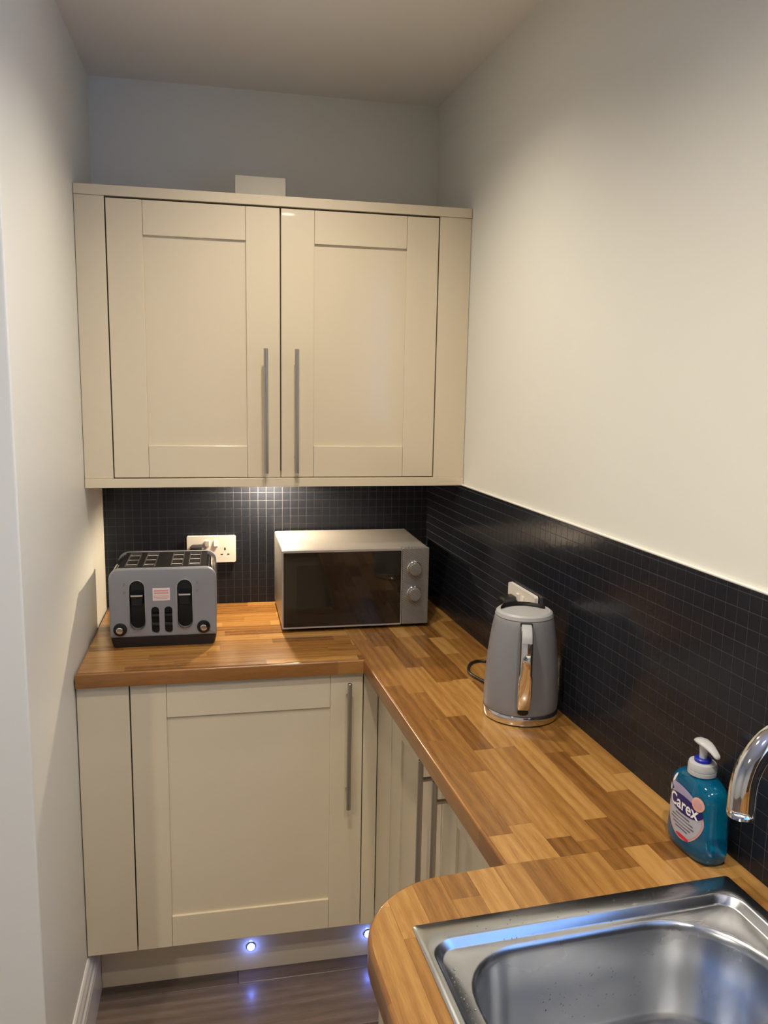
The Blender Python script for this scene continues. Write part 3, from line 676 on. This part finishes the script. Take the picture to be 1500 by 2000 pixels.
# ------------------------------------------------------------------ kettle
kx, ky = 0.9515, -0.9460
K = thing('kettle', 'matt grey jug kettle with chrome base ring and handle on the worktop', 'kettle', (kx, ky, ZT))
pb = nb(); lathe(pb, [(0.070, 0), (0.0765, 0.001), (0.0765, 0.003)], 56); obj('foot_pad', pb, 'black', K)
pb = nb(); lathe(pb, [(0.0772, 0.003), (0.0778, 0.005), (0.0778, 0.0195), (0.0768, 0.0210)], 56); obj('base_ring', pb, 'chrome', K, smooth=True)
kprof = [(0.0762, 0.0215), (0.0768, 0.024), (0.0768, 0.040), (0.0758, 0.070), (0.0742, 0.100), (0.0718, 0.130), (0.0688, 0.158), (0.0652, 0.184), (0.0622, 0.200), (0.0598, 0.2105), (0.0580, 0.2135)]
def kr(z):
    for (r1, z1), (r2, z2) in zip(kprof, kprof[1:]):
        if z1 <= z <= z2: return r1+(r2-r1)*(z-z1)/(z2-z1)
    return 0.058
pb = nb(); lathe(pb, kprof, 56); obj('jug_body', pb, 'grey_kettle', K, smooth='all')
pb = nb(); lathe(pb, [(0.0588, 0.2137), (0.0595, 0.2150), (0.0575, 0.2215), (0.0530, 0.2250), (0.0490, 0.2245), (0.0475, 0.2200)], 56, cap1=False); obj('collar', pb, 'lid_grey', K, smooth=True)
pb = nb(); lathe(pb, [(0.0476, 0.2205), (0.0470, 0.2214), (0.030, 0.2220), (0.005, 0.2222)], 56)
lid = obj('lid', pb, 'lid_grey', K, smooth=True)
pb = nb(); n = 24; sec = []
for i in range(n+1):
    a = math.radians(-8+150*i/n)+0.25; wd = 0.0125*math.sin(PI*i/n)**0.5+0.0006
    sec.append([((0.0480-wd)*math.cos(a), (0.0480-wd)*math.sin(a), 0.2218), ((0.0480)*math.cos(a), (0.0480)*math.sin(a), 0.2218), ((0.0482)*math.cos(a), (0.0482)*math.sin(a), 0.2275), ((0.0484-wd)*math.cos(a), (0.0484-wd)*math.sin(a), 0.2240)])
loft(pb, sec); obj('lid_rim_shade', pb, 'black_gloss', K, smooth=True)['label'] = 'black crescent standing in for rim shade at the rear of the lid'  # shade of the lid opening and rim, modelled as a black crescent
# handle: strap bowed out towards the camera
ha = math.atan2(-0.955, -0.30); hd = Vector((math.cos(ha), math.sin(ha), 0)); hs = Vector((-hd.y, hd.x, 0))
hp = smooth_path([(kr(0.205)-0.004, 0, 0.2045), (kr(0.2)+0.016, 0, 0.207), (kr(0.2)+0.036, 0, 0.196), (kr(0.16)+0.038, 0, 0.160), (kr(0.12)+0.033, 0, 0.115), (kr(0.08)+0.025, 0, 0.075), (kr(0.05)+0.012, 0, 0.048), (kr(0.04)-0.002, 0, 0.040)], 5)
def strap(pts, w, th, off=0.0):
    bm = nb(); loops = []
    for i, p in enumerate(pts):
        t = (pts[min(i+1, len(pts)-1)]-pts[max(i-1, 0)]).normalized(); nn = Vector((-t.z, 0, t.x))
        if nn.x < 0: nn = -nn
        lp = []
        for a, b_ in rr(-w(i), w(i), -th, th, th*0.8, 3):
            q = p+nn*(b_+off); lp.append(hd*q.x+hs*a+Vector((0, 0, q.z)))
        loops.append(lp)
    return loft(bm, loops)
nn_ = len(hp)-1
H = obj('handle', strap(hp, lambda i: 0.0118+0.0016*math.sin(PI*i/nn_)*(1 if i > nn_*0.55 else -0.6), 0.0048), 'chrome', K, smooth=True)
obj('handle_inner', strap(hp[2:-3], lambda i: 0.0122, 0.003, -0.006), 'black', H, smooth=True)
obj('lid_release', strap(hp[4:13], lambda i: 0.0100, 0.0024, 0.0042), 'lid_grey', H, smooth=True)
pb = nb(); c = hd*(kr(0.033)+0.0005)+Vector((0, 0, 0.033))
P0 = [(0.011*math.cos(2*PI*i/20), 0.0065*math.sin(2*PI*i/20)) for i in range(20)]
loft(pb, [[c-hd*0.003+hs*a+Vector((0, 0, b_)) for a, b_ in P0], [c+hd*0.0015+hs*a+Vector((0, 0, b_)) for a, b_ in P0]]); sw = obj('switch', pb, 'black_gloss', K)

# ------------------------------------------------------------------ soap bottle (right-wall frame)
BX, BY = -0.0445, -1.4650
S = thing('soap_bottle', 'blue liquid soap pump bottle beside the sink', 'bottle', (BX, BY, ZT), frame=MR)
lev = [(0.0, 0.042, 0.0200), (0.002, 0.047, 0.0245), (0.008, 0.0505, 0.0270), (0.020, 0.0520, 0.0275), (0.040, 0.0510, 0.0270), (0.060, 0.0495, 0.0265), (0.080, 0.0490, 0.0262), (0.092, 0.0488, 0.0258), (0.103, 0.0472, 0.0245), (0.110, 0.0425, 0.0230), (0.1155, 0.0335, 0.0205), (0.1185, 0.0225, 0.0180), (0.1200, 0.0175, 0.0165), (0.1260, 0.0165, 0.0160)]
def ab(z):
    for (z1, a1, b1_), (z2, a2, b2_) in zip(lev, lev[1:]):
        if z1 <= z <= z2: t = (z-z1)/(z2-z1); return a1+(a2-a1)*t, b1_+(b2_-b1_)*t
    return lev[-1][1], lev[-1][2]
NE = 2.8
def sup(a, b_, z, n=44, e=NE):
    out = []
    for i in range(n):
        t = 2*PI*i/n; c, s = math.cos(t), math.sin(t)
        out.append((b_*math.copysign(abs(c)**(2/e), c), a*math.copysign(abs(s)**(2/e), s), z))
    return out
zs = []
for (z1, *_), (z2, *_) in zip(lev, lev[1:]): zs += [z1, (z1+z2)/2]
zs.append(lev[-1][0])
pb = nb(); loft(pb, [sup(*ab(z), z, e=NE if z < 0.1 else NE-(NE-2)*min(1, (z-0.1)/0.02)) for z in zs]); body = obj('bottle_body', pb, 'soap', S, smooth='all'); body['label'] = 'clear bottle filled with blue soap'
def surf(u, z, lift):
    """point on the label face: u to the right as read, z up"""
    a, b_ = ab(z); y = -u; k = max(0.0, 1-(abs(y)/a)**NE)
    return Vector((-b_*k**(1/NE)-lift, y, z))
def patch(name, pts, mat, lift):
    """thin film wrapped on the label face from a convex 2D outline"""
    cx = sum(p[0] for p in pts)/len(pts); cz = sum(p[1] for p in pts)/len(pts); bm = nb(); K_ = 5
    rings = []
    for k in range(1, K_+1): rings.append([bm.verts.new(surf(cx+(p[0]-cx)*k/K_, cz+(p[1]-cz)*k/K_, lift)) for p in pts])
    c0 = bm.verts.new(surf(cx, cz, lift)); n = len(pts)
    for i in range(n):
        bm.faces.new((c0, rings[0][i], rings[0][(i+1) % n]))
        for k in range(K_-1): bm.faces.new((rings[k][i], rings[k+1][i], rings[k+1][(i+1) % n], rings[k][(i+1) % n]))
    return obj(name, bm, mat, LAB or S, smooth='all')
def ell(cx, cz, rx, rz, n=32, tilt=0.0, a0=0, a1=2*PI):
    return [(cx+rx*math.cos(a)*math.cos(tilt)-rz*math.sin(a)*math.sin(tilt), cz+rx*math.cos(a)*math.sin(tilt)+rz*math.sin(a)*math.cos(tilt)) for a in [a0+(a1-a0)*i/n for i in range(n)]]
LAB = None
LC = 0.0
egg = [(LC+0.040*math.cos(a)*(1.0-0.10*max(0, -math.sin(a))), 0.060+(0.036 if math.sin(a) > 0 else 0.040)*math.sin(a)) for a in [2*PI*i/36 for i in range(36)]]
LAB = patch('label', egg, 'label_pink', 0.0004); LAB['label'] = 'printed oval front label'
patch('label_field', [(x*0.93, 0.060+(z-0.060)*0.93) for x, z in egg], 'label', 0.0006)
patch('label_band', ell(LC-0.004, 0.0905, 0.030, 0.0085, tilt=-0.10), 'label_lilac', 0.0008)
patch('label_arc', ell(LC+0.004, 0.0255, 0.0150, 0.0028, tilt=0.0), 'label_red', 0.0009)
patch('label_badge_field', ell(LC, 0.0735, 0.0385, 0.0135, tilt=0.0), 'label_navy', 0.0010)
patch('badge', ell(LC+0.0285, 0.0885, 0.0105, 0.0105), 'label_peach', 0.0012)
patch('badge_ring', ell(LC+0.0285, 0.0885, 0.0072, 0.0072), 'label_pink', 0.0014)
for k, (wd, z) in enumerate(((0.016, 0.0555), (0.024, 0.0505), (0.026, 0.0455), (0.020, 0.0405), (0.014, 0.0360))):
    patch('small_print', rr(LC-wd, LC+wd, z-0.0010, z+0.0010, 0.0004, 2), 'label_grey', 0.0009)
patch('swoosh', ell(LC-0.030, 0.101, 0.0026, 0.0110, tilt=-0.45), 'label_white', 0.0005)
patch('badge_dot', ell(LC-0.0375, 0.0845, 0.0050, 0.0050), 'label_white', 0.0012)
def text_mesh(txt, size):
    cu_ = bpy.data.curves.new('t', 'FONT'); cu_.body = txt; cu_.size = size; cu_.align_x = 'CENTER'; cu_.align_y = 'CENTER'; cu_.resolution_u = 4; cu_.offset = size*0.018
    o = bpy.data.objects.new('t', cu_); COL.objects.link(o); dg = bpy.context.evaluated_depsgraph_get(); me = bpy.data.meshes.new_from_object(o.evaluated_get(dg))
    bpy.data.objects.remove(o); bpy.data.curves.remove(cu_); me.materials.clear(); return me
me = text_mesh('Carex', 0.0255)
for v in me.vertices: v.co = surf(LC-0.001+v.co.x, 0.0725+v.co.y*1.02, 0.0013)
obj('lettering', me, 'label_white', LAB)
# pump
pb = nb(); lathe(pb, [(0.0195, 0.1205), (0.0203, 0.1215), (0.0203, 0.1270), (0.0197, 0.1274), (0.0197, 0.1282), (0.0203, 0.1286), (0.0203, 0.1350), (0.0188, 0.1385), (0.0150, 0.1395)], 36); cap = obj('screw_cap', pb, 'pump', S, smooth=True)
pb = nb(); lathe(pb, [(0.0120, 0.1390), (0.0122, 0.1435), (0.0105, 0.1450)], 28); obj('pump_collar', pb, 'collar_blue', S, smooth=True)
pb = nb(); lathe(pb, [(0.0058, 0.1420), (0.0055, 0.1520), (0.0068, 0.1620), (0.0076, 0.1660)], 20); obj('pump_stem', pb, 'pump', S, smooth=True)
pb = nb(); loops = []
for y, z, a, h in ((0.0165, 0.1662, 0.004, 0.0018), (0.0130, 0.1672, 0.0085, 0.0036), (0.004, 0.1678, 0.0105, 0.0046), (-0.006, 0.1674, 0.0100, 0.0044), (-0.015, 0.1658, 0.0080, 0.0040), (-0.023, 0.1630, 0.0064, 0.0036), (-0.030, 0.1596, 0.0052, 0.0032), (-0.0325, 0.1584, 0.0030, 0.0020)):
    loops.append([(a*math.cos(2*PI*i/20), y, z+h*math.sin(2*PI*i/20)) for i in range(20)])
loft(pb, loops); obj('pump_nozzle', pb, 'pump', S, smooth='all')
TU = nb(); tube(TU, [(0, 0, 0.122), (0, 0.006, 0.010)], 0.0022, 8); obj('dip_tube', TU, 'pump', S)

# ------------------------------------------------------------------ sink (right-wall frame)
SK_ = thing('sink', 'stainless steel inset sink with rounded bowl in the worktop', 'sink', (0, 0, ZT), frame=MR)
rb = nb(); NS = 8
def ring(x0, x1, y0, y1, r, z): return [(x, y, z) for x, y in rr(x0, x1, y0, y1, r, NS)]
x0, x1, y0, y1 = SX0, SX1, SY0, SY1
R4 = lambda a, b_, c, d: [a, b_, c, d]
bxL, bxR, byN, byF = -0.4700, -0.0890, -2.020, -1.5785
B4 = [0.115, 0.082, 0.082, 0.115]
def bowl(d, z, k=1.0): return ring(bxL+d, bxR-d, byN+d, byF-d, [max(0.02, q-d*0.5) for q in B4], z)
loops = [ring(x0, x1, y0, y1, 0.006, 0.0002), ring(x0, x1, y0, y1, 0.006, 0.0014), ring(x0+0.0008, x1-0.0008, y0+0.0008, y1-0.0008, 0.006, 0.0022),
         ring(-0.4970, -0.0605, y0+0.03, -1.5655, 0.030, 0.0020), ring(-0.4945, -0.0630, y0+0.033, -1.5680, 0.029, 0.0008), ring(-0.4880, -0.0690, y0+0.038, -1.5725, 0.026, -0.0080), ring(-0.4860, -0.0710, y0+0.040, -1.5745, 0.026, -0.0096),
         bowl(0, -0.0104), bowl(0.0025, -0.0112), bowl(0.0060, -0.0150), bowl(0.0085, -0.0230), bowl(0.014, -0.075), bowl(0.020, -0.125), bowl(0.027, -0.142), bowl(0.042, -0.152), bowl(0.060, -0.155), bowl(0.13, -0.1575)]
loft(rb, loops, False, True)
obj('basin', rb, 'steel', SK_, smooth='all')
sm = SK_.children[0].modifiers.new('thickness', 'SOLIDIFY'); sm.thickness = 0.0008; sm.offset = -1
cxb, cyb = (bxL+bxR)/2, (byN+byF)/2-0.02
pb = nb(); lathe(pb, [(0.042, -0.1578), (0.042, -0.1555), (0.036, -0.1548), (0.030, -0.1568), (0.012, -0.1570)], 32, (cxb, cyb)); obj('drain', pb, 'chrome', SK_, smooth=True)
# drops of water
db = nb(); rnd = random.Random(3); DROP = []
def drop(c, r, flat=0.5, nrm=None):
    v0 = len(db.verts); nseg, nr = 8, 3
    nrm = (nrm or Vector((0, 0, 1))).normalized(); t1 = nrm.orthogonal().normalized(); t2 = nrm.cross(t1); lp = []
    for j in range(nr):
        a = PI/2*j/nr
        lp.append([Vector(c)+(t1*math.cos(2*PI*i/nseg)+t2*math.sin(2*PI*i/nseg))*r*math.cos(a)+nrm*r*flat*math.sin(a) for i in range(nseg)])
    loft(db, lp)
for _ in range(70):
    x = rnd.uniform(-0.47, -0.09); drop((x, rnd.uniform(-1.5685, -1.5735)-0.0, -0.0085), rnd.uniform(0.0006, 0.0012))
for _ in range(45): drop((rnd.uniform(-0.484, -0.474), rnd.uniform(-1.72, -1.60), -0.0097), rnd.uniform(0.0006, 0.0012))
for _ in range(110):
    t = rnd.random(); z = -0.03-0.09*t; d = 0.0088+0.011*t
    x = rnd.uniform(bxL+0.10, bxR-0.12); drop((x, byF-d, z), rnd.uniform(0.0005, 0.0012), 0.5, Vector((0, -1, 0.15)))
for _ in range(30): drop((rnd.uniform(-0.46, -0.08), rnd.uniform(-1.564, -1.545), 0.0021), rnd.uniform(0.0006, 0.0012))
wd = obj('water_drops', db, 'water', None, smooth='all', mw=MR @ Matrix.Translation((0, 0, ZT)))
tag(wd, 'small clear water drops scattered over the steel sink', 'water drops', kind='stuff')

# ------------------------------------------------------------------ tap
dT = 0.86; tip = CAM+dT*(fwd+cr*((1446-750)/F)-cu*((1588-1000)/F))
tl = MR.inverted() @ tip
TX, TY, TZ = tl.x, tl.y, tl.z-ZT
TP_ = thing('tap', 'chrome swan-neck tap with its curved spout over the sink', 'tap', (0, 0, ZT), frame=MR)
RA = 0.062; du = Vector((0.985, 0.17, 0)).normalized()
arcp = [Vector((TX, TY, TZ))+Vector((0, 0, 0.022))*k/3 for k in range(3)]
c0 = Vector((TX, TY, TZ+0.022))+du*RA
arcp += [c0-du*RA*math.cos(a)+Vector((0, 0, RA*math.sin(a))) for a in [PI*i/24 for i in range(25)]]
post = c0+du*RA
arcp += [Vector((post.x, post.y, post.z-(post.z-0.02)*k/6)) for k in range(1, 7)]
pb = nb(); tube(pb, arcp, 0.0140, 28); obj('spout', pb, 'chrome', TP_, smooth='all')
pb = nb(); tube(pb, [(TX, TY, TZ+0.0002), (TX, TY, TZ-0.0030)], [0.0143, 0.0136], 28); obj('outlet_ring', pb, 'chrome', TP_, smooth=True)
zr = -0.0096 if post.x < -0.062 else 0.0021
pb = nb(); lathe(pb, [(0.024, zr), (0.024, 0.012), (0.0195, 0.016), (0.0195, 0.060), (0.0150, 0.066)], 32, (post.x, post.y)); obj('tap_body', pb, 'chrome', TP_, smooth=True)
pb = nb(); tube(pb, [(post.x, post.y-0.018, 0.045), (post.x-0.004, post.y-0.040, 0.048), (post.x-0.006, post.y-0.085, 0.062)], [0.009, 0.006, 0.005], 16); obj('lever', pb, 'chrome', TP_, smooth=True)
